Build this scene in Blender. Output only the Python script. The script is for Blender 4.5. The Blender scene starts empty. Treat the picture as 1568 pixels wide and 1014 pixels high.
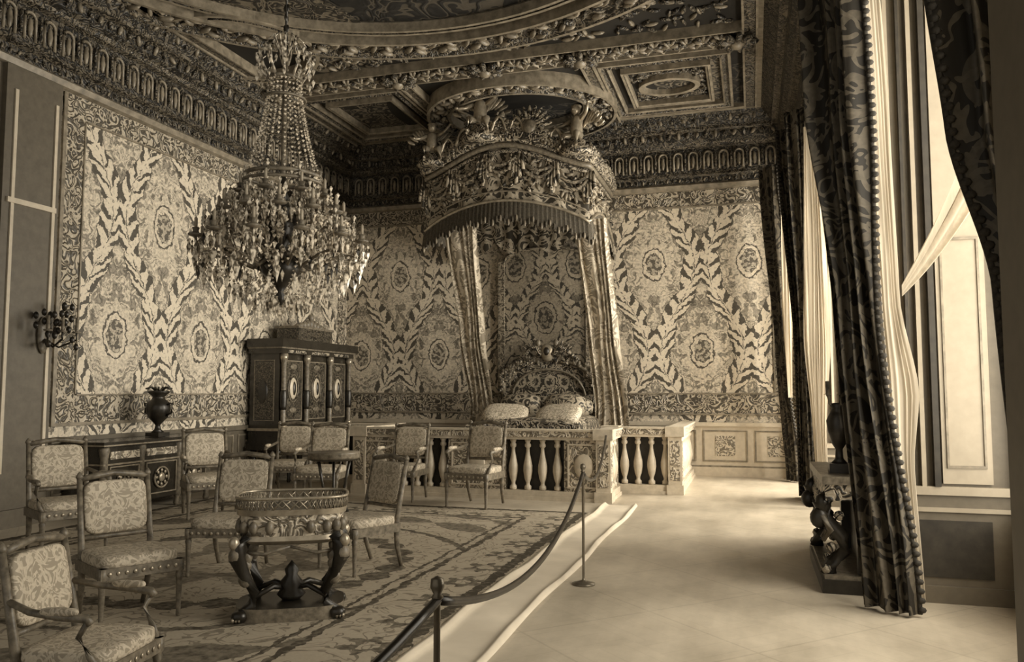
import bpy, math, random
from mathutils import Vector, Matrix, Euler
random.seed(7)
PI=math.pi
scene=bpy.context.scene
scene.view_settings.view_transform='Standard'
scene.view_settings.look='None'
scene.view_settings.exposure=0.0

# ------------------------------------------------------------------ shader helpers
def T(v): return (v, v*(0.83+0.06*min(v,1)), v*(0.58+0.14*min(v,1)), 1.0)

class G:
    def __init__(s,name,rough=0.6,metal=0.0,spec=0.4):
        s.m=bpy.data.materials.new(name); s.m.use_nodes=True
        s.nt=s.m.node_tree; s.N=s.nt.nodes; s.L=s.nt.links
        s.b=s.N['Principled BSDF']
        s.b.inputs['Roughness'].default_value=rough
        s.b.inputs['Metallic'].default_value=metal
        s.b.inputs['Specular IOR Level'].default_value=spec
    def math(s,op,a,b=None,c=None):
        n=s.N.new('ShaderNodeMath'); n.operation=op
        for i,x in enumerate((a,b,c)):
            if x is None: continue
            if isinstance(x,E): s.L.new(x.o,n.inputs[i])
            else: n.inputs[i].default_value=float(x)
        return E(s,n.outputs[0])
    def pos(s,kind='obj'):
        if kind=='world':
            n=s.N.new('ShaderNodeNewGeometry'); o=n.outputs['Position']
        else:
            n=s.N.new('ShaderNodeTexCoord'); o=n.outputs['Object']
        x=s.N.new('ShaderNodeSeparateXYZ'); s.L.new(o,x.inputs[0])
        return o,E(s,x.outputs[0]),E(s,x.outputs[1]),E(s,x.outputs[2])
    def vec(s,a,b,c=0.0):
        n=s.N.new('ShaderNodeCombineXYZ')
        for i,x in enumerate((a,b,c)):
            if isinstance(x,E): s.L.new(x.o,n.inputs[i])
            else: n.inputs[i].default_value=float(x)
        return n.outputs[0]
    def noise(s,v,scale=5,detail=2,rough=.5,dist=0):
        n=s.N.new('ShaderNodeTexNoise'); s.L.new(v,n.inputs['Vector'])
        n.inputs['Scale'].default_value=scale; n.inputs['Detail'].default_value=detail
        n.inputs['Roughness'].default_value=rough; n.inputs['Distortion'].default_value=dist
        return E(s,n.outputs[0])
    def ramp(s,f,c0,c1,p0=0,p1=1):
        n=s.N.new('ShaderNodeValToRGB'); s.L.new(f.o,n.inputs[0])
        n.color_ramp.elements[0].position=p0; n.color_ramp.elements[0].color=c0
        n.color_ramp.elements[1].position=p1; n.color_ramp.elements[1].color=c1
        return n.outputs[0]
    def color(s,out): s.L.new(out,s.b.inputs['Base Color'])
    def bump(s,h,strength=.3,dist=.02):
        n=s.N.new('ShaderNodeBump'); n.inputs['Strength'].default_value=strength
        n.inputs['Distance'].default_value=dist
        s.L.new(h.o,n.inputs['Height']); s.L.new(n.outputs[0],s.b.inputs['Normal'])
class E:
    def __init__(s,g,o): s.g=g; s.o=o
    def __add__(s,x): return s.g.math('ADD',s,x)
    __radd__=__add__
    def __sub__(s,x): return s.g.math('SUBTRACT',s,x)
    def __rsub__(s,x): return s.g.math('SUBTRACT',x,s)
    def __mul__(s,x): return s.g.math('MULTIPLY',s,x)
    __rmul__=__mul__
    def __truediv__(s,x): return s.g.math('DIVIDE',s,x)
    def __lt__(s,x): return s.g.math('LESS_THAN',s,x)
    def __gt__(s,x): return s.g.math('GREATER_THAN',s,x)
    def __abs__(s): return s.g.math('ABSOLUTE',s)
def f_sin(a): return a.g.math('SINE',a)
def f_cos(a): return a.g.math('COSINE',a)
def f_sqrt(a): return a.g.math('SQRT',a)
def f_max(a,b): return a.g.math('MAXIMUM',a,b)
def f_min(a,b): return a.g.math('MINIMUM',a,b)
def f_atan(a,b): return a.g.math('ARCTAN2',a,b)
def f_wrap(a): return a-a.g.math('FLOOR',a+0.5)
def f_sgn(a): return a.g.math('SIGN',a)
def f_sel(c,a,b): return c*a+(1.0-c)*b

def damask_mask(g,S,Z,P,Q,z0,s0):
    # ogival lattice of leafy, flowering garlands; mirrored arabesque filling; small medallions
    v=g.vec(S,Z,0)
    n1=g.noise(v,7,3,.65)-0.5
    n2=g.noise(g.vec(Z,S,3.1),7,3,.65)-0.5
    S2=S+n1*0.17; Z2=Z+n2*0.17
    s=(S2-s0)/P; t=(Z2-z0)/Q
    sw=f_wrap(s); tw=f_wrap(t)
    A=f_cos(t*(2*PI))*0.18+0.25
    asw=abs(sw)
    dd=asw-A
    d=abs(dd)
    width=abs(f_sin(t*(2*PI*2.5)+0.6))*0.05+0.075
    leaf=(abs(f_sin(t*(2*PI*7.5)-d*30.0+dd*6.0))>((d/width)*0.55+0.28))*(d<width)
    stem=(d<0.014)*(d>0.004)
    gar=f_max(leaf*((d>0.010)*0.85),stem*0.7)
    gsh=(d<(width+0.008))
    # blossoms strung along the garland
    fu=f_wrap(t*5.0+0.25)*(Q/5.0); fv=dd*P
    fr=f_sqrt(fu*fu+fv*fv); fa=f_atan(fu,fv)
    flo=(fr<(f_cos(fa*5.0)*0.02+0.075))*(fr>0.022)
    inA=asw<A
    ls=f_sel(inA,sw,sw-f_sgn(sw)*0.5)
    lt=f_sel(inA,tw,tw-f_sgn(tw)*0.5)
    x=ls*P; y=lt*Q
    ax=abs(x)
    sym=g.noise(g.vec(ax,y,f_sel(inA,ax*0.0+1.7,ax*0.0+5.2)),4.8,1.8,.5,.9)
    c2=abs(f_wrap(sym*6.0))
    ara=(sym>0.52)*0.26+(c2<0.14)*0.42
    dk=(c2>0.42)
    r=f_sqrt((x/0.14)*(x/0.14)+(y/0.20)*(y/0.20))
    fine=g.noise(v,15,3)
    disc=(r<1.0)*((fine>0.5)*0.4+0.10)
    ring=(r>1.05)*(r<1.40)*0.75
    th=f_atan(x,y)
    rays=(r>1.6)*(r<(abs(f_cos(th*6.0))*0.7+1.8))*0.65
    inner=(r<1.55)
    base=(1.0-gsh)*(1.0-dk*0.7)*(ara+0.26)*(1.0-inner)+0.07
    m=f_max(f_max(gar,ring),f_max(disc,rays))
    m=f_max(f_max(m,flo*0.95),base)
    m=m*(g.noise(v,24,3,.65)*2.0+0.02)
    return m

def damask(name,axis,lo,hi,P=1.7,Q=3.2,z0=2.23,s0=0.0,kind='world',rough=.55):
    g=G(name,rough=rough,spec=.35)
    o,x,y,z=g.pos(kind)
    S={'x':x,'y':y}[axis]
    m=damask_mask(g,S,z,P,Q,z0,s0)
    g.color(g.ramp(m,T(lo),T(hi),0.0,0.85))
    g.bump(m,.25,.01)
    return g.m

def carved(name,lo,hi,scale=6,kind='obj',metal=0.0,rough=.45,freq=5.0,thr=.24,bd=.03):
    g=G(name,rough=rough,metal=metal,spec=.5)
    o,x,y,z=g.pos(kind)
    n=g.noise(o,scale,1.5,.5,1.2)
    c=abs(f_wrap(n*freq))
    m=(c<thr)
    n2=g.noise(o,scale*4,2)
    h=m*0.7+n2*0.5
    g.color(g.ramp(h,T(lo),T(hi),0.25,0.95))
    g.bump(c+n2*0.3,.7,bd)
    return g.m

def plain(name,v,rough=.5,metal=0.0,var=.15,scale=12,kind='obj',spec=.4,bump=0):
    g=G(name,rough=rough,metal=metal,spec=spec)
    o,x,y,z=g.pos(kind)
    n=g.noise(o,scale,3,.6)
    g.color(g.ramp(n,T(v*(1-var)),T(min(1,v*(1+var))),0.3,0.7))
    if bump: g.bump(n,bump,.01)
    return g.m

# materials
M_damL=damask('silk_damask_left','y',.028,.70,s0=10.3)
M_damB=damask('silk_damask_back','x',.030,.70,s0=-0.85)
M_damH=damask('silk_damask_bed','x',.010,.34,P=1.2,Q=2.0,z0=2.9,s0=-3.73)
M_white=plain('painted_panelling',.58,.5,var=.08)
M_white2=plain('painted_trim',.60,.45,var=.06)
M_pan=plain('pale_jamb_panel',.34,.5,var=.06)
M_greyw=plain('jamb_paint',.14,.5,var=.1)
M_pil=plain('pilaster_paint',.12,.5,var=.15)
M_gilt=carved('gilded_carving',.022,.42,9,rough=.4,metal=.15)
M_giltb=carved('gilded_border',.07,.50,6,kind='world',freq=6)
M_ceil=carved('painted_ceiling',.010,.07,2.2,kind='world',rough=.8,freq=6,thr=.14)
M_ceilp=carved('ceiling_panel_relief',.018,.16,3.6,kind='world',rough=.6,freq=7,thr=.2)
M_ceild=plain('ceiling_painting',.015,.8,var=.5,scale=1.2,kind='world')
M_mould=carved('gilt_moulding',.018,.19,10,kind='world',rough=.4)
M_line=plain('gilt_fillet',.24,.35,var=.4,kind='world',scale=9)
M_corn=carved('cornice_carving',.010,.12,8,kind='world',rough=.5,thr=.2)
M_wood=plain('dark_mahogany',.028,.25,var=.4,scale=6,spec=.6)
M_cab=carved('cabinet_painted_panel',.018,.16,14,rough=.3,freq=5,thr=.16,bd=.004)
M_bronze=plain('gilt_bronze',.40,.3,metal=.5,var=.3)
M_darkbr=plain('dark_bronze',.028,.35,metal=.3,var=.4,spec=.6)
M_frame=plain('carved_chair_frame',.17,.4,var=.5,scale=20)
M_marble=plain('white_marble',.55,.3,var=.15,scale=4)
M_balus=plain('gilded_baluster',.56,.4,var=.18,scale=8)
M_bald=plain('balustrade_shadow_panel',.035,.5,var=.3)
M_balp=carved('balustrade_carved_panel',.18,.62,8)
M_cloth=plain('linen_runner',.66,.8,var=.08,scale=3)
M_post=plain('steel_post',.16,.3,metal=.5,var=.2)
def fabric(name,lo,hi,scale):
    g=G(name,rough=.6,spec=.3); o,x,y,z=g.pos('obj')
    n=g.noise(o,scale,2,.5,1.5); c=abs(f_wrap(n*6.0)); m=(c<.2)
    r=f_wrap(x*(scale*.9)); q=f_wrap((z+y)*(scale*.8))
    rr=f_sqrt(r*r+q*q); ros=(abs(rr-.3)<.07)
    m=f_max(m,ros*0.8)*(g.noise(o,scale*8,2)+.4)
    g.color(g.ramp(m,T(lo),T(hi),0,1)); g.bump(m,.2,.005); return g.m
M_uph=fabric('brocade_upholstery',.34,.60,8)
M_bedc=fabric('bed_brocade',.035,.36,4)
M_val=fabric('canopy_brocade',.045,.44,3.0)
M_vald=plain('canopy_fringe',.08,.8,var=.5,scale=40)
M_bcur=fabric('bed_curtain_brocade',.26,.66,3.2)
M_swag=fabric('canopy_swag_brocade',.08,.34,5)
M_drape=fabric('window_drape_brocade',.020,.11,3.0)
M_fringe=plain('drape_fringe',.03,.8,var=.5,scale=60)
M_pilw=fabric('pillow_brocade',.26,.66,10)
def sheer():
    g=G('sheer_muslin',rough=.9,spec=0.1)
    o,x,y,z=g.pos('obj'); n=g.noise(g.vec(x*8.0,y*8.0,z*.3),3,2)
    g.color(g.ramp(n,T(.38),T(.75),.3,.7))
    t=g.N.new('ShaderNodeBsdfTranslucent'); t.inputs[0].default_value=T(.52)
    mx=g.N.new('ShaderNodeMixShader'); mx.inputs[0].default_value=.5
    g.L.new(g.b.outputs[0],mx.inputs[1]); g.L.new(t.outputs[0],mx.inputs[2])
    g.L.new(mx.outputs[0],g.N['Material Output'].inputs[0]); return g.m
M_sheer=sheer()
def crystal():
    g=G('cut_crystal',rough=.12,spec=.9); o,x,y,z=g.pos('obj')
    n=g.noise(o,30,1)
    g.color(g.ramp(n,T(.14),T(.95),.38,.6)); g.b.inputs['Metallic'].default_value=.2
    return g.m
M_cry=crystal()
def parquet():
    g=G('oak_parquet',rough=.38,spec=.4); o,x,y,z=g.pos('world')
    a=(x+y)*0.7071; b=(x-y)*0.7071
    fa=f_wrap(a/1.0); fb=f_wrap(b/1.0)
    ln=f_max((abs(fa)>.492)*1.0,(abs(fb)>.492)*1.0)
    chk=f_sgn(f_wrap(a/2.0)*f_wrap(b/2.0))
    st=g.noise(g.vec(x*1.0,y*0.25,0),3,4,.6)
    n=g.noise(o,1.2,3)
    n3=g.noise(o,9,4,.7)
    pl=(abs(f_wrap(f_sel(chk>0,a,b)*6.0))>.47)
    h=st*0.45+n*0.4+n3*0.15-ln*0.08-pl*0.035+chk*0.014
    g.color(g.ramp(h,T(.30),T(.62),.30,.66)); g.bump(g.noise(o,60,2),.08,.004); return g.m
M_floor=parquet()
def rug():
    g=G('savonnerie_carpet',rough=.9,spec=.1); o,x,y,z=g.pos('world')
    n1=g.noise(o,6,3,.65)-.5; n2=g.noise(g.vec(y,x,2.0),6,3,.65)-.5
    X=x+n1*.14; Y=y+n2*.14
    dx=2.68-abs(X+4.63); dy=4.15-abs(Y-5.75)
    d=f_min(dx,dy)
    bord=f_max(f_max((abs(d-.07)<.05)*1.0,(abs(d-.66)<.03)*.9),(abs(d-.78)<.018)*.9)
    inb=(d<.66)
    px=f_wrap(X/.55); py=f_wrap(Y/.55); rr=f_sqrt(px*px+py*py); th=f_atan(px,py)
    ros=(rr<(f_cos(th*6.0)*.08+.26))*(rr>.12)
    cx=X+4.4; cy=(Y-6.2)
    R=f_sqrt(cx*cx+cy*cy); ph=f_atan(cx,cy)
    r1=(abs(R-1.45)<(abs(f_sin(ph*14.0))*.10+.03)); r2=(abs(R-2.05)<.04); r3=(R<(f_cos(ph*8.0)*.2+.8))*(R>.45)
    r4=(abs(R-2.6)<(abs(f_sin(ph*9.0))*.2)); r5=(abs(R-3.15)<(abs(f_sin(ph*13.0))*.10+.02))
    vv=g.noise(o,3.4,1.8,.5,1.3); c=abs(f_wrap(vv*6.0)); fil=(c<.10)
    fld=f_max(f_max(f_max(r1*.8,r2*.8),f_max(r3*.6,r4*.7)),f_max(r5*.7,fil*0.5))
    m=f_sel(inb,f_max(ros*.75,fil*.5),fld)
    m=f_max(m,bord)
    m=m*(g.noise(o,16,3,.6)*1.4+.15)+g.noise(o,45,2)*.25
    g.color(g.ramp(m,T(.44),T(.075),0.08,.95)); return g.m
M_rug=rug()
def glass():
    g=G('window_glass',rough=.05)
    t=g.N.new('ShaderNodeBsdfTransparent'); t.inputs[0].default_value=(.93,.93,.93,1)
    g.L.new(t.outputs[0],g.N['Material Output'].inputs[0]); return g.m
M_glass=glass()

# ------------------------------------------------------------------ mesh builder
class MB:
    def __init__(s): s.v=[]; s.f=[]; s.fm=[]; s.fs=[]; s.mats=[]; s.X=Matrix.Identity(4)
    def mi(s,m):
        if m not in s.mats: s.mats.append(m)
        return s.mats.index(m)
    def add(s,vs,fs,mat,smooth=True):
        o=len(s.v); i=s.mi(mat)
        s.v.extend([s.X@Vector(p) for p in vs])
        for f in fs: s.f.append([o+k for k in f]); s.fm.append(i); s.fs.append(smooth)
    def box(s,x0,x1,y0,y1,z0,z1,mat):
        if x0>x1:x0,x1=x1,x0
        if y0>y1:y0,y1=y1,y0
        if z0>z1:z0,z1=z1,z0
        vs=[(x,y,z) for x in(x0,x1) for y in(y0,y1) for z in(z0,z1)]
        fs=[(0,1,3,2),(4,6,7,5),(0,4,5,1),(2,3,7,6),(0,2,6,4),(1,5,7,3)]
        s.add(vs,fs,mat,False)
    def lathe(s,prof,c,mat,seg=14,sx=1,sy=1):
        vs=[];fs=[]
        for r,z in prof:
            for k in range(seg):
                a=2*PI*k/seg; vs.append((c[0]+r*sx*math.cos(a),c[1]+r*sy*math.sin(a),c[2]+z))
        for i in range(len(prof)-1):
            for k in range(seg):
                k2=(k+1)%seg; fs.append((i*seg+k,i*seg+k2,(i+1)*seg+k2,(i+1)*seg+k))
        fs.append(tuple(range(seg))[::-1]); n=len(prof)-1; fs.append(tuple(n*seg+k for k in range(seg)))
        s.add(vs,fs,mat,True)
    def tube(s,pts,rad,mat,seg=8,closed=False,flat=1.0):
        pts=[Vector(p) for p in pts]; n=len(pts)
        if not hasattr(rad,'__len__'): rad=[rad]*n
        vs=[];fs=[]; up=Vector((0,0,1))
        for i,p in enumerate(pts):
            a=pts[(i-1)%n] if (closed or i>0) else p; b=pts[(i+1)%n] if (closed or i<n-1) else p
            t=(b-a).normalized()
            ref=up if abs(t.z)<.9 else Vector((0,1,0))
            sd=t.cross(ref).normalized(); u2=sd.cross(t)
            for k in range(seg):
                an=2*PI*k/seg; vs.append(p+sd*math.cos(an)*rad[i]+u2*math.sin(an)*rad[i]*flat)
        m=n if closed else n-1
        for i in range(m):
            j=(i+1)%n
            for k in range(seg):
                k2=(k+1)%seg; fs.append((i*seg+k,i*seg+k2,j*seg+k2,j*seg+k))
        if not closed:
            fs.append(tuple(range(seg))[::-1]); fs.append(tuple((n-1)*seg+k for k in range(seg)))
        s.add(vs,fs,mat,True)
    def sq(s,c,h,mat,e=1.0,seg=12,rings=8,R=None):
        def sp(a,p): return math.copysign(abs(a)**p,a)
        vs=[];fs=[]
        for i in range(rings+1):
            ph=-PI/2+PI*i/rings
            for k in range(seg):
                th=2*PI*k/seg
                v=Vector((h[0]*sp(math.cos(ph),e)*sp(math.cos(th),e),h[1]*sp(math.cos(ph),e)*sp(math.sin(th),e),h[2]*sp(math.sin(ph),e)))
                if R: v=R@v
                vs.append(v+Vector(c))
        for i in range(rings):
            for k in range(seg):
                k2=(k+1)%seg; fs.append((i*seg+k,i*seg+k2,(i+1)*seg+k2,(i+1)*seg+k))
        s.add(vs,fs,mat,True)
    def octa(s,c,r,h,mat):
        x,y,z=c
        vs=[(x+r,y,z),(x,y+r,z),(x-r,y,z),(x,y-r,z),(x,y,z+h*.5),(x,y,z-h)]
        fs=[(0,1,4),(1,2,4),(2,3,4),(3,0,4),(1,0,5),(2,1,5),(3,2,5),(0,3,5)]
        s.add(vs,fs,mat,False)
    def grid(s,fn,nu,nv,mat,smooth=True):
        vs=[fn(i/nu,j/nv) for j in range(nv+1) for i in range(nu+1)]
        fs=[(j*(nu+1)+i,j*(nu+1)+i+1,(j+1)*(nu+1)+i+1,(j+1)*(nu+1)+i) for j in range(nv) for i in range(nu)]
        s.add(vs,fs,mat,smooth)
    def sweep(s,prof,path,mat,closed=False,smooth=False):
        n=len(path); P=[Vector((p[0],p[1])) for p in path]; vs=[];fs=[]; m=len(prof)
        for i in range(n):
            d0=(P[i]-P[(i-1)%n]) if (closed or i>0) else (P[1]-P[0])
            d1=(P[(i+1)%n]-P[i]) if (closed or i<n-1) else (P[-1]-P[-2])
            d0.normalize(); d1.normalize()
            n0=Vector((d0.y,-d0.x)); n1=Vector((d1.y,-d1.x)); nn=(n0+n1)
            nn=nn/max(.2,(nn.length**2)/2)
            for o,z in prof: vs.append((P[i].x+nn.x*o,P[i].y+nn.y*o,z))
        k=n if closed else n-1
        for i in range(k):
            j=(i+1)%n
            for q in range(m-1): fs.append((i*m+q,j*m+q,j*m+q+1,i*m+q+1))
        s.add(vs,fs,mat,smooth)
    def prism(s,out,y0,y1,mat):
        n=len(out); vs=[(x,y0,z) for x,z in out]+[(x,y1,z) for x,z in out]
        fs=[tuple(range(n)),tuple(range(2*n-1,n-1,-1))]+[(i,n+i,n+(i+1)%n,(i+1)%n) for i in range(n)]
        s.add(vs,fs,mat,False)
    def build(s,name,loc=(0,0,0),rz=0,sc=1.0,parent=None):
        me=bpy.data.meshes.new(name); me.from_pydata([tuple(p) for p in s.v],[],s.f)
        for m in s.mats: me.materials.append(m)
        me.polygons.foreach_set('material_index',s.fm); me.polygons.foreach_set('use_smooth',s.fs)
        me.update()
        o=bpy.data.objects.new(name,me); scene.collection.objects.link(o)
        o.location=loc; o.rotation_euler=(0,0,rz); o.scale=(sc,sc,sc)
        if parent: o.parent=parent
        return o

XL,XR,YB,ZC=-8.0,0.85,14.87,6.5
Y0=-1.0
WIN=[(3.2,6.5),(8.9,11.4),(12.3,14.3)]
XO=1.75; ZH=5.0
# ------------------------------------------------------------------ shell
b=MB(); b.box(XL-.2,XO+.6,Y0,YB+.2,-.2,0,M_floor); b.build('floor')
b=MB(); b.box(XL-.2,XO+.2,Y0,YB+.2,ZC,ZC+.2,M_ceil); b.build('ceiling')
b=MB(); b.box(XL-.2,XL,Y0,YB,0,ZC,M_damL); b.build('wall_left')
b=MB(); b.box(XL-.2,XO+.2,YB,YB+.2,0,ZC,M_damB); b.build('wall_back')
b=MB()
ys=[Y0]+[y for w in WIN for y in w]+[YB]
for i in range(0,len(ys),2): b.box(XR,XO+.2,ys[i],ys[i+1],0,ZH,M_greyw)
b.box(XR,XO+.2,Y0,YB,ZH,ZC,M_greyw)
for a,c in WIN: b.box(XO,XO+.2,a,c,0,.55,M_white)
b.build('wall_right')
for i,(a,c) in enumerate(WIN):
    b=MB(); x0,x1=XO+.03,XO+.10
    b.box(x0-.02,x1+.02,a,a+.1,.55,ZH,M_white2); b.box(x0-.02,x1+.02,c-.1,c,.55,ZH,M_white2)
    b.box(x0-.021,x1+.021,a+.1,c-.1,.55,.67,M_white2); b.box(x0-.021,x1+.021,a+.1,c-.1,ZH-.1,ZH,M_white2)
    m=(a+c)/2; b.box(x0-.03,x1+.03,m-.06,m+.06,.6,ZH,M_white2)
    for z in (1.5,2.4,3.3,4.2): b.box(x0,x1,a,c,z-.02,z+.02,M_white2)
    for y in ((a+m)/2,(c+m)/2): b.box(x0+.002,x1-.002,y-.02,y+.02,.6,ZH,M_white2)
    b.box(x0+.03,x0+.035,a,c,.6,ZH,M_glass)
    b.build('window_%d'%(i+1))
# cornice
path=[(XL,Y0),(XL,YB),(XR,YB),(XR,Y0)]
b=MB()
b.sweep([(0,5.18),(.07,5.2),(.09,5.27),(.04,5.31)],path,M_line)
b.sweep([(.04,5.31),(.05,5.42)],path,M_corn)
b.sweep([(.05,5.42),(.13,5.44),(.11,5.49)],path,M_mould)
b.sweep([(.11,5.49),(.11,5.93)],path,M_corn)
b.sweep([(.11,5.93),(.2,5.95),(.23,6.0)],path,M_mould)
b.sweep([(.23,6.0),(.3,6.04),(.33,6.16)],path,M_corn)
b.sweep([(.33,6.16),(.43,6.18),(.43,6.23)],path,M_mould)
b.sweep([(.43,6.23),(.6,6.42)],path,M_corn)
b.sweep([(.6,6.42),(.7,6.43),(.7,6.52)],path,M_line)
b.build('trim_cornice')
b=MB()
def arch(b,p,t,nrm):
    p=Vector(p); t=Vector(t); n=Vector(nrm)
    pts=[p-t*.075+Vector((0,0,-.17))]
    for k in range(7):
        a=PI-PI*k/6; pts.append(p+t*.075*math.cos(a)+Vector((0,0,.09+.075*math.sin(a))))
    pts.append(p+t*.075+Vector((0,0,-.17)))
    b.tube(pts,.022,M_line,4)
    b.sq(p+Vector((0,0,-.02)),(.035,.035,.12),M_line,1,6,4)
    b.sq(p+t*.135+n*.02,(.022,.022,.17),M_mould,1,5,4)
y=YB-.3
while y>5.0: arch(b,(XL+.12,y,5.70),(0,1,0),(1,0,0)); y-=.27
x=XL+.3
while x<XR-.1: arch(b,(x,YB-.12,5.70),(1,0,0),(0,-1,0)); x+=.27
def leafrow(b,p0,p1,z,step,h,inw):
    p0=Vector(p0);p1=Vector(p1);L=(p1-p0).length; n=int(L/step)
    for i in range(n):
        q=p0.lerp(p1,(i+.5)/n)
        b.sq((q.x+inw[0],q.y+inw[1],z),(h*.5,h*.5,h),M_line if i%2 else M_mould,1,5,4,Euler((random.uniform(-.6,.6),random.uniform(-.6,.6),0)).to_matrix())
leafrow(b,(XL,5),(XL,YB-.4),6.11,.16,.07,(.34,0)); leafrow(b,(XL+.4,YB),(XR,YB),6.11,.16,.07,(0,-.34))
leafrow(b,(XL,5),(XL,YB-.5),6.33,.2,.07,(.52,0)); leafrow(b,(XL+.5,YB),(XR,YB),6.33,.2,.07,(0,-.52))
leafrow(b,(XL,5),(XL,YB),5.36,.11,.035,(.06,0)); leafrow(b,(XL,YB),(XR,YB),5.36,.11,.035,(0,-.06))
b.build('trim_frieze_arcade')
def dado(b,p0,p1,n,mat,zt=.95):
    p0=Vector(p0);p1=Vector(p1);n=Vector(n);L=(p1-p0).length;t=(p1-p0)/L
    def bx(a,c,z0,z1,d,m):
        q=[p0+t*a,p0+t*c]; q2=[q[0]+n*d,q[1]+n*d]
        xs=[v.x for v in q+q2]; yy=[v.y for v in q+q2]
        b.box(min(xs),max(xs),min(yy),max(yy),z0,z1,m)
    bx(0,L,0,zt,.02,mat); bx(0,L,0,.16,.05,mat); bx(0,L,zt-.07,zt,.07,mat); bx(0,L,.16,.19,.035,M_line)
    k=max(1,round(L/.9)); w=L/k
    for i in range(k):
        a=i*w+.06; c=(i+1)*w-.06; z0,z1=.26,zt-.14
        for (aa,cc,zz0,zz1) in ((a,c,z0,z0+.025),(a,c,z1-.025,z1),(a,a+.025,z0+.025,z1-.025),(c-.025,c,z0+.025,z1-.025)): bx(aa,cc,zz0,zz1,.035,M_line)
        m=(a+c)/2
        bx(m-.17,m+.17,z0+.1,z1-.1,.03,M_balp)
b=MB(); dado(b,(XL,YB,0),(XR,YB,0),(0,-1,0),M_white); b.build('trim_dado_back')
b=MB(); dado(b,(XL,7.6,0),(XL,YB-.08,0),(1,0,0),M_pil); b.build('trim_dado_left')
b=MB()
YS=7.62
def bordL(y0,y1,z0,z1): b.box(XL,XL+.015,y0,y1,z0,z1,M_giltb)
def lineL(y0,y1,z0,z1): b.box(XL,XL+.03,y0,y1,z0,z1,M_line)
bordL(YS,14.8,1.12,1.45); bordL(YS,14.8,4.9,5.17); bordL(YS+.05,YS+.33,1.45,4.9); bordL(14.5,14.8,1.45,4.9)
lineL(YS,14.85,1.08,1.12); lineL(YS+.36,14.5,1.45,1.47); lineL(YS,YS+.05,1.12,5.17); lineL(YS+.33,YS+.35,1.47,4.88); lineL(YS+.36,14.5,4.88,4.9)
b.build('trim_border_left')
b=MB()
b.box(XL,XR,YB-.015,YB,1.12,1.45,M_giltb); b.box(XL,XR,YB-.015,YB,4.9,5.17,M_giltb)
b.box(.40,.68,YB-.015,YB,1.48,4.86,M_giltb)
for z in (1.09,1.46,4.88): b.box(XL,XR,YB-.03,YB,z-.015,z+.015,M_line)
b.box(.37,.39,YB-.03,YB,1.48,4.86,M_line)
b.build('trim_border_back')
b=MB()
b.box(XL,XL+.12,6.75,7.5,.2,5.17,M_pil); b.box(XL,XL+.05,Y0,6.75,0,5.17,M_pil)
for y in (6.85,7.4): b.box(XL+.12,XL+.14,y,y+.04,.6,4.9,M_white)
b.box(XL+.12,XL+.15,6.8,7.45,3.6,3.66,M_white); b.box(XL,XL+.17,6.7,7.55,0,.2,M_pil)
b.build('trim_pilaster')
b=MB()
for (a,c) in WIN:
    y=c
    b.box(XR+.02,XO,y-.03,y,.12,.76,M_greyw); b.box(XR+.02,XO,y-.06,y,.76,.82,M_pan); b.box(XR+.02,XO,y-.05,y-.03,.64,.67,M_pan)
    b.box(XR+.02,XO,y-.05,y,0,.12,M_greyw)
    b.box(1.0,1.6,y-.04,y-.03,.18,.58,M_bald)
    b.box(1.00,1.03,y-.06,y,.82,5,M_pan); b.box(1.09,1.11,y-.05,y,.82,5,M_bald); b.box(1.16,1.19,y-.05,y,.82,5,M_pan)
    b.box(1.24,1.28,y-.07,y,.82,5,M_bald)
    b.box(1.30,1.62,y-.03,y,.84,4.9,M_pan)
    for x in (1.33,1.57): b.box(x,x+.015,y-.04,y-.03,.97,2.6,M_line)
    b.box(1.33,1.585,y-.04,y-.03,.95,.97,M_line); b.box(1.33,1.585,y-.04,y-.03,2.6,2.62,M_line)
b.build('trim_jamb_panelling')

# ------------------------------------------------------------------ ceiling ornament
def circ(cx,cy,r,n=64,sy=1): return [(cx+r*math.cos(-2*PI*i/n),cy+r*sy*math.sin(-2*PI*i/n)) for i in range(n)]
def ringm(b,cx,cy,r,w,sy=1,drop=.14,n=72,leaf=0):
    p=circ(cx,cy,r,n,sy); z=ZC
    b.sweep([(-w/2,z),(-w/2,z-drop),(-w/2+.05,z-drop)],p,M_line,True)
    b.sweep([(-w/2+.05,z-drop),(-w/4,z-drop*.6),(w/4,z-drop*.6),(w/2-.05,z-drop)],p,M_mould,True)
    b.sweep([(w/2-.05,z-drop),(w/2,z-drop),(w/2,z)],p,M_line,True)
    for i in range(leaf):
        a=2*PI*i/leaf+random.uniform(-.01,.01); rr=r+w*.30*math.sin(i*1.1)
        R=(Matrix.Rotation(a+PI/2+.9*math.cos(i*1.1)+random.uniform(-.3,.3),3,'Z'))
        b.sq((cx+rr*math.cos(a),cy+rr*sy*math.sin(a),z-drop*.75),(.11,.035,.05),M_line if i%3 else M_mould,1,6,4,R)
b=MB()
ringm(b,-3.7,6.1,3.72,.14,1,.14,96,0)
ringm(b,-3.7,6.1,4.18,.5,1,.2,96,330)
b.build('trim_ceiling_ring')
b=MB(); b.sweep([(-3.6,ZC-.01),(0,ZC-.011)],circ(-3.7,6.1,3.64,96),M_ceild,True); b.build('trim_ceiling_painting')
b=MB()
ringm(b,-3.75,13.15,1.45,.42,.9,.25,64,130); ringm(b,-3.75,13.15,1.12,.08,.9,.12,64)
b.sweep([(-1.2,ZC-.02),(0,ZC-.021)],circ(-3.75,13.15,1.15,48,.9),M_ceild,True)
ringm(b,-6.95,9.6,1.05,.16,1,.16,48,0); b.sweep([(-1.0,ZC-.02),(0,ZC-.021)],circ(-6.95,9.6,.98,48),M_ceilp,True)
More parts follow.
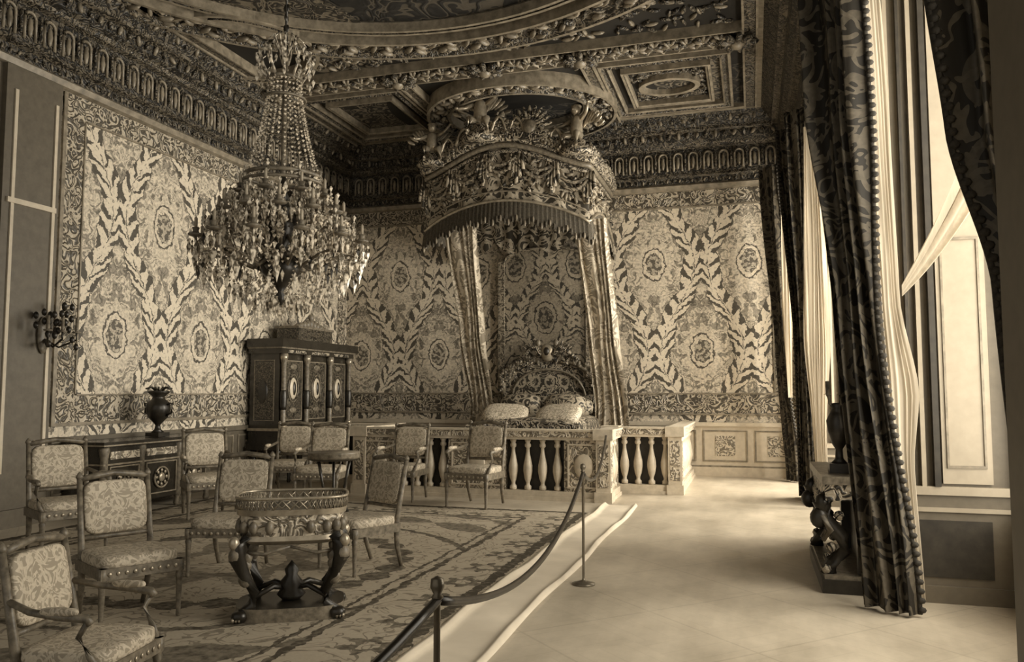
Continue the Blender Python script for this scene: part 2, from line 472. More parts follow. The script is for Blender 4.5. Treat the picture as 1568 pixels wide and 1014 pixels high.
b.build('trim_ceiling_medallion')
def rectp(x0,x1,y0,y1): return [(x0,y0),(x0,y1),(x1,y1),(x1,y0)]
def panel(b,x0,x1,y0,y1,w=.16,fill=M_ceilp):
    p=rectp(x0,x1,y0,y1); z=ZC
    b.sweep([(0,z),(0,z-.12),(.04,z-.12)],p,M_line,True)
    b.sweep([(.04,z-.12),(w*.5,z-.06),(w-.03,z-.12)],p,M_mould,True)
    b.sweep([(w-.03,z-.12),(w,z-.1),(w,z)],p,M_line,True)
    if fill: b.box(x0+w,x1-w,y0+w,y1-w,z-.012,z,fill)
b=MB()
panel(b,-2.15,-.2,11.7,14.0); panel(b,-7.25,-5.4,11.7,14.0)
panel(b,-1.85,-.5,12.05,13.65,.08,None); panel(b,-6.95,-5.7,12.05,13.65,.08,None)
p=circ(-1.18,12.85,.45,32,.75)
b.sweep([(-.04,ZC),(-.04,ZC-.1),(.04,ZC-.1),(.04,ZC)],p,M_line,True)
for i in range(170):
    x=random.uniform(-1.75,-.6); y=random.uniform(12.15,13.5)
    if ((x+1.18)/.5)**2+((y-12.85)/.4)**2<1.1: continue
    b.sq((x,y,ZC-.03),(.09,.025,.03),M_mould,1,6,4,Matrix.Rotation(random.uniform(0,PI),3,'Z'))
b.build('trim_ceiling_panel')
b=MB()
for (x0,x1,y0,y1) in ((-7.2,-.02,10.95,11.4),(-7.4,-7.25,2,14.1),(.0,.15,2,14.1),(-5.3,-5.15,11.5,14.2),(-2.35,-2.2,11.5,14.2)):
    b.box(x0,x1,y0,y1,ZC-.12,ZC,M_mould)
    if x1-x0>1:
        b.box(x0,x1,y0-.03,y0,ZC-.16,ZC,M_line); b.box(x0,x1,y1,y1+.03,ZC-.16,ZC,M_line)
    else:
        b.box(x0-.03,x0,y0,y1,ZC-.15,ZC,M_line); b.box(x1,x1+.03,y0,y1,ZC-.15,ZC,M_line)
for i in range(240):
    x=-7.1+i*.029
    b.sq((x,11.17+.13*math.sin(i*.8),ZC-.15),(.09,.03,.04),M_line if i%3 else M_mould,1,6,4,Matrix.Rotation(i*.8+random.uniform(-.4,.4),3,'Z'))
for i in range(900):
    x=random.uniform(-7.2,-.05); y=random.uniform(7.0,10.85)
    r=math.hypot(x+3.7,y-6.1)
    if r<4.55 or math.hypot(x+6.95,y-9.6)<1.2: continue
    b.sq((x,y,ZC-.03),(.10,.028,.035),random.choice((M_mould,M_mould,M_line)),1,6,4,Matrix.Rotation(random.uniform(0,PI),3,'Z'))
for (cx,cy) in ((-7.3,11.2),(-.1,11.2),(-5.2,11.2),(-2.3,11.2),(-3.75,11.15)):
    for k in range(9):
        a=2*PI*k/9; b.sq((cx+.17*math.cos(a),cy+.17*math.sin(a),ZC-.2),(.13,.05,.06),M_mould,1,6,4,Matrix.Rotation(a,3,'Z'))
    b.sq((cx,cy,ZC-.22),(.1,.1,.08),M_line,1,8,5)
b.build('trim_ceiling_band')

# ------------------------------------------------------------------ rug & runner
b=MB(); b.box(-7.3,-1.95,1.6,9.9,0,.010,M_rug); b.build('carpet')
b=MB()
def rf(u,v):
    x=-1.92+.46*u; y=1.0+9.7*v
    z=.006+.035*math.exp(-((u-.06)/.07)**2)+.03*math.exp(-((u-.95)/.07)**2)+.006*math.sin(v*60+u*3)
    if u==0 or u==1: z=.001
    return (x+.015*math.sin(v*23),y,z)
b.grid(rf,24,120,M_cloth); b.build('linen_floor_runner')

# ------------------------------------------------------------------ balustrade
BAL=[(.035,0),(.05,.01),(.05,.05),(.03,.07),(.028,.1),(.05,.16),(.068,.26),(.066,.33),(.045,.43),(.027,.52),(.024,.58),(.045,.6),(.045,.63),(.03,.65),(.045,.68),(.045,.7)]
b=MB()
def bal_run(b,p0,p1,kind):
    p0=Vector((p0[0],p0[1],0));p1=Vector((p1[0],p1[1],0)); L=(p1-p0).length; t=(p1-p0)/L; ang=math.atan2(t.y,t.x)
    b.X=Matrix.Translation(p0)@Matrix.Rotation(ang,4,'Z')
    b.box(0,L,-.1,.1,0,.05,M_balus); b.box(0,L,-.08,.08,.05,.13,M_balus)
    b.box(0,L,-.09,.09,.83,.87,M_balus); b.box(0,L,-.11,.11,.87,.95,M_balp); b.box(0,L,-.125,.125,.95,.975,M_balus)
    if kind=='b':
        n=max(2,round(L/.205))
        for i in range(n): b.lathe(BAL,((i+.5)*L/n,0,.13),M_balus,12)
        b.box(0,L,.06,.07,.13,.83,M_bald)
    else:
        b.box(0,L,-.06,.06,.13,.83,M_balp)
        for (x0,x1,z0,z1) in ((.05,L-.05,.18,.2),(.05,L-.05,.76,.78),(.05,.07,.2,.76),(L-.07,L-.05,.2,.76)): b.box(x0,x1,-.08,.08,z0,z1,M_balus)
        if L>.3: b.sq((L/2,-.07,.48),(.14,.02,.17),M_balus,1,12,6)
    b.X=Matrix.Identity(4)
def post(b,x,y):
    b.box(x-.12,x+.12,y-.12,y+.12,0,.14,M_balus); b.box(x-.1,x+.1,y-.1,y+.1,.14,.84,M_balus)
    b.box(x-.07,x+.07,y-.105,y+.105,.2,.78,M_balp); b.box(x-.105,x+.105,y-.07,y+.07,.2,.78,M_balp); b.box(x-.135,x+.135,y-.135,y+.135,.84,.985,M_balus)
yf,ysd=10.95,12.1
for a,c,k in ((-5.6,-5.0,'p'),(-5.0,-4.2,'b'),(-4.2,-3.35,'p'),(-3.35,-2.5,'b'),(-2.5,-1.95,'p')): bal_run(b,(a,yf),(c,yf),k)
bal_run(b,(-1.95,yf),(-1.95,ysd-.3),'b'); bal_run(b,(-5.6,yf),(-5.6,ysd),'b')
bal_run(b,(-1.95,ysd),(-1.15,ysd),'b'); bal_run(b,(-6.95,ysd),(-5.6,ysd),'b')
bal_run(b,(-1.1,ysd),(-1.1,YB-.1),'b')
for x,y in ((-5.6,yf),(-1.95,yf),(-1.1,ysd),(-2.05,ysd),(-5.6,ysd),(-6.95,ysd)): post(b,x,y)
b.build('bed_balustrade')

# ------------------------------------------------------------------ bed (one parent for the whole state bed)
bed=bpy.data.objects.new('state_bed',None); scene.collection.objects.link(bed)
BX=-3.52
b=MB()
x0,x1=BX-.88,BX+.88
b.box(x0,x1,12.45,14.7,.25,.6,M_gilt)
for x in(x0+.08,x1-.08):
    for y in (12.55,14.6): b.lathe([(.05,0),(.08,.03),(.06,.12),(.09,.2),(.09,.27)],(x,y,0),M_gilt,10)
b.sq((BX,13.55,.78),(.9,1.12,.32),M_bedc,.35,32,16)
b.grid(lambda u,v:(x0-.03+u*1.82,12.40-.02*math.sin(u*40)*v,1.0-.75*v),48,6,M_bedc)
b.prism([(x0-.05,.3),(x1+.05,.3),(x1+.05,.96)]+[(BX+.9*math.cos(a),.96+.07*math.sin(a)) for a in [PI*k/12 for k in range(1,12)]]+[(x0-.05,.96)],12.3,12.38,M_gilt)
for px in (BX-.40,BX+.50):
    b.sq((px,12.78,1.12),(.38,.27,.10),M_pilw,.6,20,10,Euler((.5,.05 if px<BX else -.05,.12 if px<BX else -.1)).to_matrix())
b.sq((BX,14.1,1.22),(.82,.22,.2),M_bedc,.6,20,10)
b.sq((BX-.4,13.7,1.25),(.38,.2,.2),M_bedc,.7,16,8,Euler((.5,0,0)).to_matrix())
b.sq((BX+.4,13.7,1.25),(.38,.2,.2),M_bedc,.7,16,8,Euler((.5,0,0)).to_matrix())
hx=BX-.12
hb=[(hx-.88,.4),(hx+.88,.4),(hx+.88,1.5)]+[(hx+.86*math.cos(a),1.5+.6*math.sin(a)**.8) for a in [PI*k/14 for k in range(1,14)]]+[(hx-.88,1.5)]
b.prism(hb,14.60,14.68,M_gilt)
b.prism([(hx+.66*math.cos(a),1.45+.45*math.sin(a)) for a in [PI*k/14 for k in range(0,15)]],14.57,14.60,M_bedc)
b.tube([(hx-.88,14.58,1.45)]+[(hx+.88*math.cos(a),14.58,1.5+.6*math.sin(a)**.8) for a in [PI-PI*k/16 for k in range(1,16)]]+[(hx+.88,14.58,1.45)],.05,M_frame,8)
b.tube([(hx-.7,14.56,1.42)]+[(hx+.68*math.cos(a),14.56,1.45+.46*math.sin(a)) for a in [PI-PI*k/16 for k in range(1,16)]]+[(hx+.7,14.56,1.42)],.025,M_frame,6)
for k in range(130):
    a=random.uniform(0,PI); r=random.uniform(.95,1.15)
    b.sq((hx+.86*r*math.cos(a),14.55,1.5+.6*r*math.sin(a)**.8),(.06,.03,.035),random.choice((M_gilt,M_frame)),1,6,4,Euler((0,random.uniform(0,3),0)).to_matrix())
b.sq((hx,14.5,2.22),(.13,.07,.17),M_bronze,1,10,8); b.sq((hx,14.45,2.24),(.06,.05,.08),M_darkbr,1,10,8)
for sx in(-1,1):
    b.tube([(hx+sx*.1,14.5,2.18),(hx+sx*.25,14.5,2.34),(hx+sx*.4,14.5,2.22),(hx+sx*.6,14.5,2.08)],[.07,.06,.045,.02],M_gilt,6)
    b.sq((hx+sx*.17,14.48,2.40),(.05,.04,.07),M_frame,1,8,6)
    for k in range(5): b.sq((hx+sx*(.22+.05*k),14.5,2.42-.03*k),(.02,.02,.08),M_gilt,1,6,5,Euler((0,sx*(.4+.15*k),0)).to_matrix())
    b.lathe([(.05,0),(.06,.2),(.045,.9),(.05,1.0),(.07,1.05),(.04,1.1),(.06,1.16),(.02,1.25)],(hx+sx*.9,14.55,0.0),M_gilt,10)
b.build('bedstead',parent=bed)

# canopy
b=MB()
cx,hw,yfc,ybc=-3.93,1.42,12.8,14.84
L1=ybc-yfc; L2=2*hw
def cpath(u):
    tot=2*L1+L2; s=u*tot
    if s<L1: p=(cx-hw,ybc-s)
    elif s<L1+L2:
        q=(s-L1)/L2; p=(cx-hw+L2*q, yfc-.28*math.sin(PI*q))
    else: p=(cx+hw,yfc+(s-L1-L2))
    return p,s,tot
def ztop(s):
    if s<L1: return 5.30
    if s<L1+L2: return 5.30+.38*math.sin(PI*(s-L1)/L2)**1.5
    return 5.30
def zbot(s):
    if s<L1: return 3.98+.3*abs(math.sin(PI*s/L1))
    if s<L1+L2:
        q=(s-L1)/L2; return 3.92+.42*math.sin(PI*q)**.7
    return 3.98+.3*abs(math.sin(PI*(s-L1-L2)/L1))
def dirn(p): return Vector((p[0]-cx,p[1]-14.2)).normalized()
def flare(s,z):  # bell-shaped valance, wider at the fringe
    k=max(0,min(1,(ztop(s)-z)/(ztop(s)-zbot(s)))); return .10*k**2-.02
def cg(z0f,z1f,off=0,amp=.02,fr=60):
    def f(u,v):
        p,s,tot=cpath(u); d=dirn(p); z=z0f(s)*(1-v)+z1f(s)*v
        o=off+amp*math.sin(s*fr)+flare(s,z)
        return (p[0]+d.x*o,p[1]+d.y*o,z)
    return f
b.grid(cg(lambda s:ztop(s)-.1,lambda s:zbot(s)+.28,0,.022,16),200,10,M_val)
b.grid(cg(lambda s:zbot(s)+.30,lambda s:zbot(s)-.06+.04*math.sin(s*24),.02,.014,90),300,3,M_vald)
def ctube(zf,r,off,mat,n=90,sg=6):
    pts=[]
    for i in range(n+1):
        p,s,t=cpath(i/n); d=dirn(p); o=off+flare(s,zf(s)); pts.append((p[0]+d.x*o,p[1]+d.y*o,zf(s)))
    b.tube(pts,r,mat,sg)
ctube(lambda s:zbot(s)+.30,.026,.03,M_bronze); ctube(lambda s:zbot(s)+.46,.012,.03,M_line)
ctube(lambda s:ztop(s),.06,.10,M_gilt); ctube(lambda s:ztop(s)-.1,.05,.06,M_frame); ctube(lambda s:ztop(s)-.2,.03,.05,M_gilt)
ctube(lambda s:ztop(s)+.08,.03,.14,M_line)
for i in range(110):
    p,s,t=cpath(i/109); d=dirn(p); o=.03+flare(s,zbot(s))
    b.sq((p[0]+d.x*o,p[1]+d.y*o,zbot(s)-.04+.04*math.sin(s*24)),(.02,.02,.06),M_line if i%2 else M_vald,1,5,4)
for q in range(5):
    s0=L1+L2*q/5
    for rr_ in range(2):
        pts=[]
        for k in range(9):
            s=s0+L2/5*k/8; p,_,_=cpath(s/(2*L1+L2)); pts.append((p[0],p[1]-.04,ztop(s)-.28-.07*rr_-(.16+.05*rr_)*math.sin(PI*k/8)))
        b.tube(pts,.032,M_swag,6)
for q in (.0,.2,.4,.6,.8,1.0):
    s=L1+L2*q; p,_,_=cpath(min(.9999,s/(2*L1+L2)))
    for k in range(-2,3): b.tube([(p[0]+k*.045,p[1]-.03,ztop(s)-.2),(p[0]+k*.06,p[1]-.07,ztop(s)-.75+abs(k)*.12)],[.022,.034],M_val,6)
for i in range(200):
    u=random.random(); p,s,t=cpath(u); d=dirn(p)
    z=random.uniform(zbot(s)+.5,ztop(s)-.3); o=.03+flare(s,z)
    b.sq((p[0]+d.x*o,p[1]+d.y*o,z),(.07,.03,.03),random.choice((M_line,M_gilt)),1,6,4,Euler((0,random.uniform(0,3),0)).to_matrix())
for i in range(850):
    u=random.random(); p,s,t=cpath(u); d=dirn(p)
    lob=abs(math.sin(PI*(s-L1)/L2*5)) if L1<s<L1+L2 else .5
    h=random.random()**1.4*(.14+.34*lob**2)
    b.sq((p[0]+d.x*(.14-h*.2),p[1]+d.y*(.14-h*.2),ztop(s)+.02+h),(.06,.028,.03),random.choice((M_gilt,M_gilt,M_line)),1,6,4,Euler((random.uniform(-1,1),random.uniform(0,3),random.uniform(0,3))).to_matrix())
# C-scroll cresting
for i in range(9):
    s=L1+L2*(i+.5)/9; p,_,_=cpath(s/(2*L1+L2)); z=ztop(s)+.08; sg=1 if i<4.5 else -1
    b.tube([(p[0]+sg*(-.14+.28*t),p[1]-.13,z+.22*math.sin(PI*t)*(1+.5*t)) for t in [j/8 for j in range(9)]],[.03,.032,.032,.03,.028,.024,.02,.018,.012],M_bronze,6)
def dome(u,v):
    p,s,t=cpath(u); k=v
    z=ztop(s)+(6.0-ztop(s))*math.sin(k*PI/2)
    return (p[0]*(1-k)+cx*k, p[1]*(1-k)+14.5*k, z)
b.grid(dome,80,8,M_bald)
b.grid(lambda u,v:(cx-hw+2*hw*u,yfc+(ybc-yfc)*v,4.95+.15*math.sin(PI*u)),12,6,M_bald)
b.grid(lambda u,v:(cx-1.1+2.2*u,14.5+.01*math.sin(u*60),4.9-v*(.55+.25*abs(math.cos(PI*u*3)))),80,3,M_val)
b.build('canopy',parent=bed)

def cherub(name,loc,sc=1.0,rz=0):
    b=MB(); m=M_bronze
    b.tube([(0,0,.18),(0,-.01,.26),(0,0,.36),(0,.01,.44),(0,0,.49)],[.075,.09,.08,.085,.04],m,10)
    b.sq((0,-.02,.56),(.065,.07,.075),m,1,12,10); b.sq((0,-.09,.555),(.015,.015,.015),m,1,6,4)
    for k in range(14):
        a=2*PI*k/14; b.sq((.05*math.cos(a),.0+.05*math.sin(a),.61),(.025,.025,.02),m,1,6,4)
    for s in(-1,1):
        b.tube([(s*.05,0,.2),(s*.11,-.16,.19),(s*.12,-.2,.02),(s*.12,-.26,-.02)],[.055,.045,.03,.02],m,8)
        up=.14 if s>0 else -.1
        b.tube([(s*.08,0,.43),(s*.19,-.05,.42+up*.5),(s*.27,-.12,.44+up)],[.035,.028,.02],m,8)
        b.sq((s*.28,-.13,.445+up),(.025,.03,.02),m,1,8,5)
        for k in range(6): b.sq((s*(.1+.045*k),.1,.44+.03*k-.01*k*k),(.03,.015,.13-.012*k),m,1,6,5,Euler((0,s*(.5+.12*k),0)).to_matrix())
    b.lathe([(.2,-.08),(.24,-.04),(.2,.02),(.12,.08),(.09,.16),(.0,.2)],(0,0,0),M_gilt,14)
    return b.build(name,loc,rz,sc,parent=bed)
cherub('cherub_front',(-4.25,12.40,5.72),1.3,.15)
cherub('cherub_right',(-2.66,12.62,5.42),1.2,-.4)
cherub('cherub_left',(-5.2,12.62,5.42),1.1,.4)
b=MB()
for k in range(11):
    a=PI*(k+.5)/11-PI/2; b.sq((.2*math.sin(a),0,.2*math.cos(a)+.1),(.035,.03,.15),M_gilt,1,6,6,Euler((0,a,0)).to_matrix())
b.sq((0,-.03,.1),(.1,.06,.12),M_frame,1,12,8); b.box(-.25,.25,-.06,.06,-.08,.02,M_gilt)
b.build('crest',(-3.4,12.42,5.70),sc=1.1,parent=bed)

def drape(name,levels,mat,nf=7,amp=.05,nu=60,nv=40,fringe=False,parent=None):
    b=MB()
    levels=sorted(levels,key=lambda l:-l[0])
    def at(z):
        for i in range(len(levels)-1):
            a,c=levels[i],levels[i+1]
            if z<=a[0] and z>=c[0]:
                t=(a[0]-z)/(a[0]-c[0]); t2=t*t*(3-2*t)
                t2=.5*t+.5*t2
                return Vector(a[1]).lerp(Vector(c[1]),t2),Vector(a[2]).lerp(Vector(c[2]),t2)
        return Vector(levels[-1][1]),Vector(levels[-1][2])
    zt,zb=levels[0][0],levels[-1][0]
    def f(u,v):
        z=zt+(zb-zt)*v; p,q=at(z); d=(q-p); L=max(d.length,.01); n=Vector((-d.y,d.x))/L
        uu=u+.05*math.sin(v*7+u*6)+.06*math.sin(u*9)
        a=amp*(.5+.5*abs(math.sin(u*4+v*3)))*min(1,L/.3)
        o=a*math.sin(uu*nf*2*PI)+a*.35*math.sin(uu*nf*3.7*PI+v*5)
        r=p+d*u+n*o
        return (r.x,r.y,z)
    b.grid(f,nu,nv,mat)
    if fringe:
        nn=int((zt-zb)/.06)
        for i in range(nn):
            x,y,z=f(1.0,(i+.5)/nn); b.sq((x+.012,y-.01,z),(.028,.02,.022),M_fringe,1,6,4)
        b.tube([f(1.0,i/nn) for i in range(nn+1)],.016,M_fringe,5)
    return b.build(name,parent=parent)
drape('curtain_left',[(4.35,(-5.12,13.0),(-4.50,12.9)),(2.5,(-5.12,13.8),(-4.60,13.7)),(1.2,(-5.08,14.35),(-4.60,14.25)),(.03,(-5.2,14.45),(-4.60,14.35))],M_bcur,5,.04,parent=bed)
drape('curtain_right',[(4.35,(-2.78,13.0),(-2.24,12.95)),(2.5,(-2.74,13.8),(-2.18,13.75)),(1.2,(-2.70,14.3),(-2.10,14.25)),(.03,(-2.75,14.4),(-2.0,14.35))],M_bcur,5,.04,parent=bed)
b=MB()
x0b,x1b=-4.66,-2.83; bc=(x0b+x1b)/2
out=[(x0b,0),(x1b,0),(x1b,4.0)]+[(bc+.915*math.cos(a),4.0+.28*math.sin(a)) for a in [PI*k/12 for k in range(1,12)]]+[(x0b,4.0)]
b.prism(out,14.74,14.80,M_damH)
for xx in (x0b,x1b-.12): b.box(xx,xx+.12,14.70,14.74,1.2,4.0,M_swag)
b.tube([(bc+.80*math.cos(a),14.72,4.0+.24*math.sin(a)) for a in [PI*k/16 for k in range(17)]],.03,M_swag,6)
b.build('backcloth',parent=bed)

# ------------------------------------------------------------------ window drapes
drape('window_drape',[(5.35,(.40,6.46),(.70,5.85)),(3.6,(.44,6.42),(.77,5.95)),(2.1,(.60,6.3),(.86,6.1)),(.02,(.70,6.15),(1.02,5.98))],M_drape,4,.06,fringe=True)
drape('window_drape',[(5.35,(1.6,3.7),(.78,4.15)),(3.6,(1.6,3.7),(.85,4.15)),(2.7,(1.55,3.8),(.92,4.15)),(2.0,(1.5,3.85),(1.06,4.1)),(.02,(1.5,3.8),(1.16,4.0))],M_drape,5,.05,fringe=True)
drape('window_drape',[(5.35,(.5,11.5),(.80,11.3)),(2.2,(.62,11.45),(.8,11.3)),(.02,(.66,11.4),(.8,11.3))],M_drape,4,.04,fringe=True)
drape('window_drape',[(5.35,(1.15,8.75),(.76,8.85)),(2.2,(1.1,8.8),(.86,8.95)),(.02,(1.1,8.8),(.88,8.95))],M_drape,4,.04,fringe=True)
drape('window_drape',[(5.35,(.18,14.5),(.46,14.1)),(2.2,(.42,14.45),(.56,14.1)),(.02,(.52,14.4),(.72,14.1))],M_drape,4,.05,fringe=True)
drape('window_drape',[(5.35,(.80,12.1),(.42,12.25)),(2.2,(.80,12.2),(.6,12.25)),(.02,(.80,12.2),(.62,12.25))],M_drape,4,.04,fringe=True)
drape('sheer_curtain',[(5.2,(.76,6.1),(.94,6.25)),(3.5,(.82,6.15),(1.01,6.28)),(2.15,(.90,6.25),(1.03,6.3)),(1.5,(.92,6.22),(1.13,6.27)),(1.0,(.95,6.22),(1.08,6.27)),(.05,(.98,6.2),(1.12,6.25))],M_sheer,5,.012)
drape('sheer_curtain',[(5.0,(.72,11.1),(.90,11.0)),(2.2,(.66,11.1),(.98,11.0)),(1.0,(.74,11.1),(.9,11.0)),(.05,(.78,11.1),(.9,11.05))],M_sheer,5,.02)
drape('sheer_curtain',[(4.9,(.52,13.9),(.6,13.8)),(3,(.5,13.9),(.66,13.8)),(1.4,(.56,13.9),(.62,13.8))],M_sheer,3,.02)
b=MB()
def sw(u,v):
    A=Vector((1.03,6.2,2.25)); Bt=Vector((1.40,5.6,3.2)); Bb=Vector((1.44,5.6,2.75))
    e=Bt.lerp(Bb,v); p=A.lerp(e,u); p.z-=.04*math.sin(PI*u); p.x+=.02*math.sin(v*22+u*2)*u; p.y+=.03*math.sin(v*15)*u
    p.z-=.08*v*(1-u)
    return p
b.grid(sw,24,28,M_sheer); b.build('sheer_curtain_swag')

# ------------------------------------------------------------------ chairs
def chair(loc,rz,arms=True,sc=1.0,w=.6,d=.54):
    b=MB(); h=w/2; q=d/2; f=M_frame; m=M_uph
    leg=[(.012,0),(.018,.01),(.016,.04),(.024,.28),(.03,.31),(.022,.325),(.034,.34),(.034,.42)]
    for s in(-1,1):
        b.lathe(leg,(s*(h-.03),-q+.03,0),f,10)
        b.tube([(s*(h-.07),q+.06,.008),(s*(h-.06),q-.0,.2),(s*(h-.05),q-.02,.40),(s*(h-.05),q+.02,.6),(s*(h-.05),q+.10,1.0)],[.018,.024,.027,.024,.02],f,8)
        b.lathe([(.018,0),(.028,.015),(.024,.03),(.012,.05),(.0,.06)],(s*(h-.05),q+.10,.99),f,8)
    b.box(-h+.01,h-.01,-q,-q+.05,.34,.42,f); b.box(-h+.04,h-.04,q-.06,q-.01,.34,.42,f)
    for s in(-1,1): b.box(s*(h-.01),s*(h-.05),-q+.001,q,.341,.419,f)
    for k in range(9): b.sq((-h+.07+k*(w-.14)/8,-q-.003,.38),(.016,.006,.016),M_bronze,1,6,4)
    b.sq((0,-.0,.445),(h-.015,q-.01,.055),m,.35,28,10)
    R=Euler((-.19,0,0)).to_matrix()
    def bk(x,z): return (x, q+.015+(z-.55)*.2, z)
    for z,r in((.56,.018),(.99,.024)):
        b.tube([bk(-h+.05,z),bk(-h*.4,z+(.02 if z>.9 else 0)),bk(0,z+(.035 if z>.9 else 0)),bk(h*.4,z+(.02 if z>.9 else 0)),bk(h-.05,z)],r,f,8)
    for k in range(-4,5): b.sq(bk(k*.05,1.012+.02*(1-abs(k)/4)),(.02,.014,.014),M_bronze,1,6,4)
    b.sq((0,q+.055,.775),(h-.07,.035,.20),m,.35,28,10,R)
    b.sq((0,q+.085,.775),(h-.075,.012,.2),M_frame,.3,16,6,R)
    if arms:
        for s in(-1,1):
            b.tube([bk(s*(h-.05),.74),(s*(h+.0),q-.12,.70),(s*(h+.015),-.02,.685),(s*(h+.0),-q+.1,.675),(s*(h+.0),-q+.075,.65)],[.018,.02,.022,.024,.02],f,8)
            b.tube([(s*h,-q+.09,.67),(s*(h+.005),-q+.14,.58),(s*(h-.01),-q+.08,.48),(s*(h-.03),-q+.04,.40)],[.018,.016,.02,.022],f,8)
            b.sq((s*(h+.01),-.02,.71),(.028,.11,.022),m,.7,12,8)
    return b.build('upholstered_armchair' if arms else 'upholstered_side_chair',(loc[0],loc[1],.0105),rz,sc)
D=math.radians
chair((-3.5,10.05),D(-8),True,1.05)
chair((-4.66,10.3),D(0),True,1.0)
chair((-5.5,9.6),D(12),True,1.02)
chair((-6.45,10.35),D(18),True,1.0)
chair((-6.3,8.35),D(48),True,1.0)
chair((-6.15,6.1),D(62),True,1.0)
chair((-4.0,4.5),D(62),False,.90)
chair((-4.2,5.85),D(14),False,.92)
chair((-3.22,6.25),D(-26),False,.90)
chair((-2.86,3.0),D(100),True,.80)

# ------------------------------------------------------------------ jardiniere table
b=MB()
def oval(t,rx,ry,e=.55):
    c,s=math.cos(t),math.sin(t)
    return (rx*math.copysign(abs(c)**e,c), ry*math.copysign(abs(s)**e,s))
N=56
def band(z0,z1,r0,r1,mat,ra=.36,rb=.24):
    def f(u,v):
        z=z0+(z1-z0)*v; k=r0+(r1-r0)*v; p=oval(2*PI*u,ra*k,rb*k); return (p[0],p[1],z)
    b.grid(f,N,3,mat)
band(.50,.53,.80,.97,M_bronze); band(.53,.56,.97,.93,M_bronze); band(.56,.70,.93,.98,M_balp); band(.70,.74,1.02,1.04,M_bronze)
def cap(z,k,mat):
    b.grid(lambda u,v:(oval(2*PI*u,.36*k*v,.24*k*v)[0],oval(2*PI*u,.36*k*v,.24*k*v)[1],z),N,3,mat)
cap(.50,.8,M_wood); cap(.735,1.03,M_wood)
for i in range(N):
    t=2*PI*i/N; p=oval(t,.372,.25); q=oval(t+2*PI/N,.372,.25)
    b.tube([(p[0],p[1],.74),((p[0]+q[0])/2,(p[1]+q[1])/2,.80),(q[0],q[1],.74)],.006,M_bronze,4)
    b.tube([(p[0],p[1],.80),((p[0]+q[0])/2,(p[1]+q[1])/2,.75),(q[0],q[1],.80)],.005,M_bronze,4)
b.tube([(*oval(2*PI*i/N,.374,.252),.815) for i in range(N)],.011,M_bronze,6,True)
for i in range(18):
    p=oval(2*PI*i/18,.352,.236); b.sq((p[0],p[1],.62),(.03,.03,.045),M_frame,1,8,6)
for sx in(-1,1):
    for sy in(-1,1):
        X,Y=sx*.29,sy*.18
        b.tube([(X,Y,.56),(X*1.12,Y*1.12,.50),(X*1.18,Y*1.18,.42),(X*1.0,Y*1.0,.30),(X*.8,Y*.8,.18),(X*.85,Y*.85,.10),(X*1.05,Y*1.05,.05)],[.045,.055,.055,.04,.034,.034,.04],M_darkbr,10)
        b.sq((X*1.1,Y*1.1,.04),(.055,.055,.04),M_darkbr,.8,10,6)
        b.sq((X*1.20,Y*1.22,.44),(.05,.05,.06),M_frame,1,10,8); b.sq((X*1.24,Y*1.28,.525),(.036,.036,.045),M_bronze,1,10,8)
        for k in range(4):
            b.sq((X*1.02,Y*1.05,.42-.05*k),(.055-.006*k,.02,.05),M_frame,1,6,5,Euler((0,.5*sx,0)).to_matrix())
        for k in(-1,0,1): b.sq((X*1.16+k*.02,Y*1.22,.025),(.014,.035,.02),M_bronze,1,6,4)
        b.tube([(X*.85,Y*.85,.14),(X*.4,Y*.4,.20),(0,0,.17)],[.018,.02,.02],M_darkbr,8)
        b.tube([(X*1.05,Y*1.05,.46),(X*.6,Y*1.1,.44),(0,Y*1.15,.49)],[.014,.012,.01],M_frame,6)
b.lathe([(.06,.09),(.1,.13),(.07,.17),(.09,.2),(.04,.26),(.05,.3),(0,.36)],(0,0,0),M_darkbr,12)
def basep(u,v):
    p=oval(2*PI*u,.36*v,.25*v); return (p[0],p[1],.09)
b.grid(basep,N,2,M_wood)
b.grid(lambda u,v:(*oval(2*PI*u,.36,.25),.0+.09*v),N,1,M_frame)
b.build('jardiniere_table',(-3.02,4.9,.0105),D(28),.97)
b=MB()
b.lathe([(.27,.70),(.29,.71),(.29,.735),(.27,.745),(0,.745)],(0,0,0),M_wood,24)
b.lathe([(.29,.72),(.3,.74),(.295,.78),(.3,.79)],(0,0,0),M_frame,24)
for k in range(3):
    a=2*PI*k/3
    b.tube([(.2*math.cos(a),.2*math.sin(a),.7),(.15*math.cos(a),.15*math.sin(a),.45),(.1*math.cos(a),.1*math.sin(a),.25),(.24*math.cos(a),.24*math.sin(a),.03)],[.02,.016,.018,.02],M_darkbr,8)
    b.sq((.25*math.cos(a),.25*math.sin(a),.02),(.03,.03,.02),M_bronze,1,8,5)
b.lathe([(.1,.24),(.13,.26),(.1,.28),(0,.33)],(0,0,0),M_bronze,16)
b.build('round_pedestal_table',(-4.65,8.4,.0105))

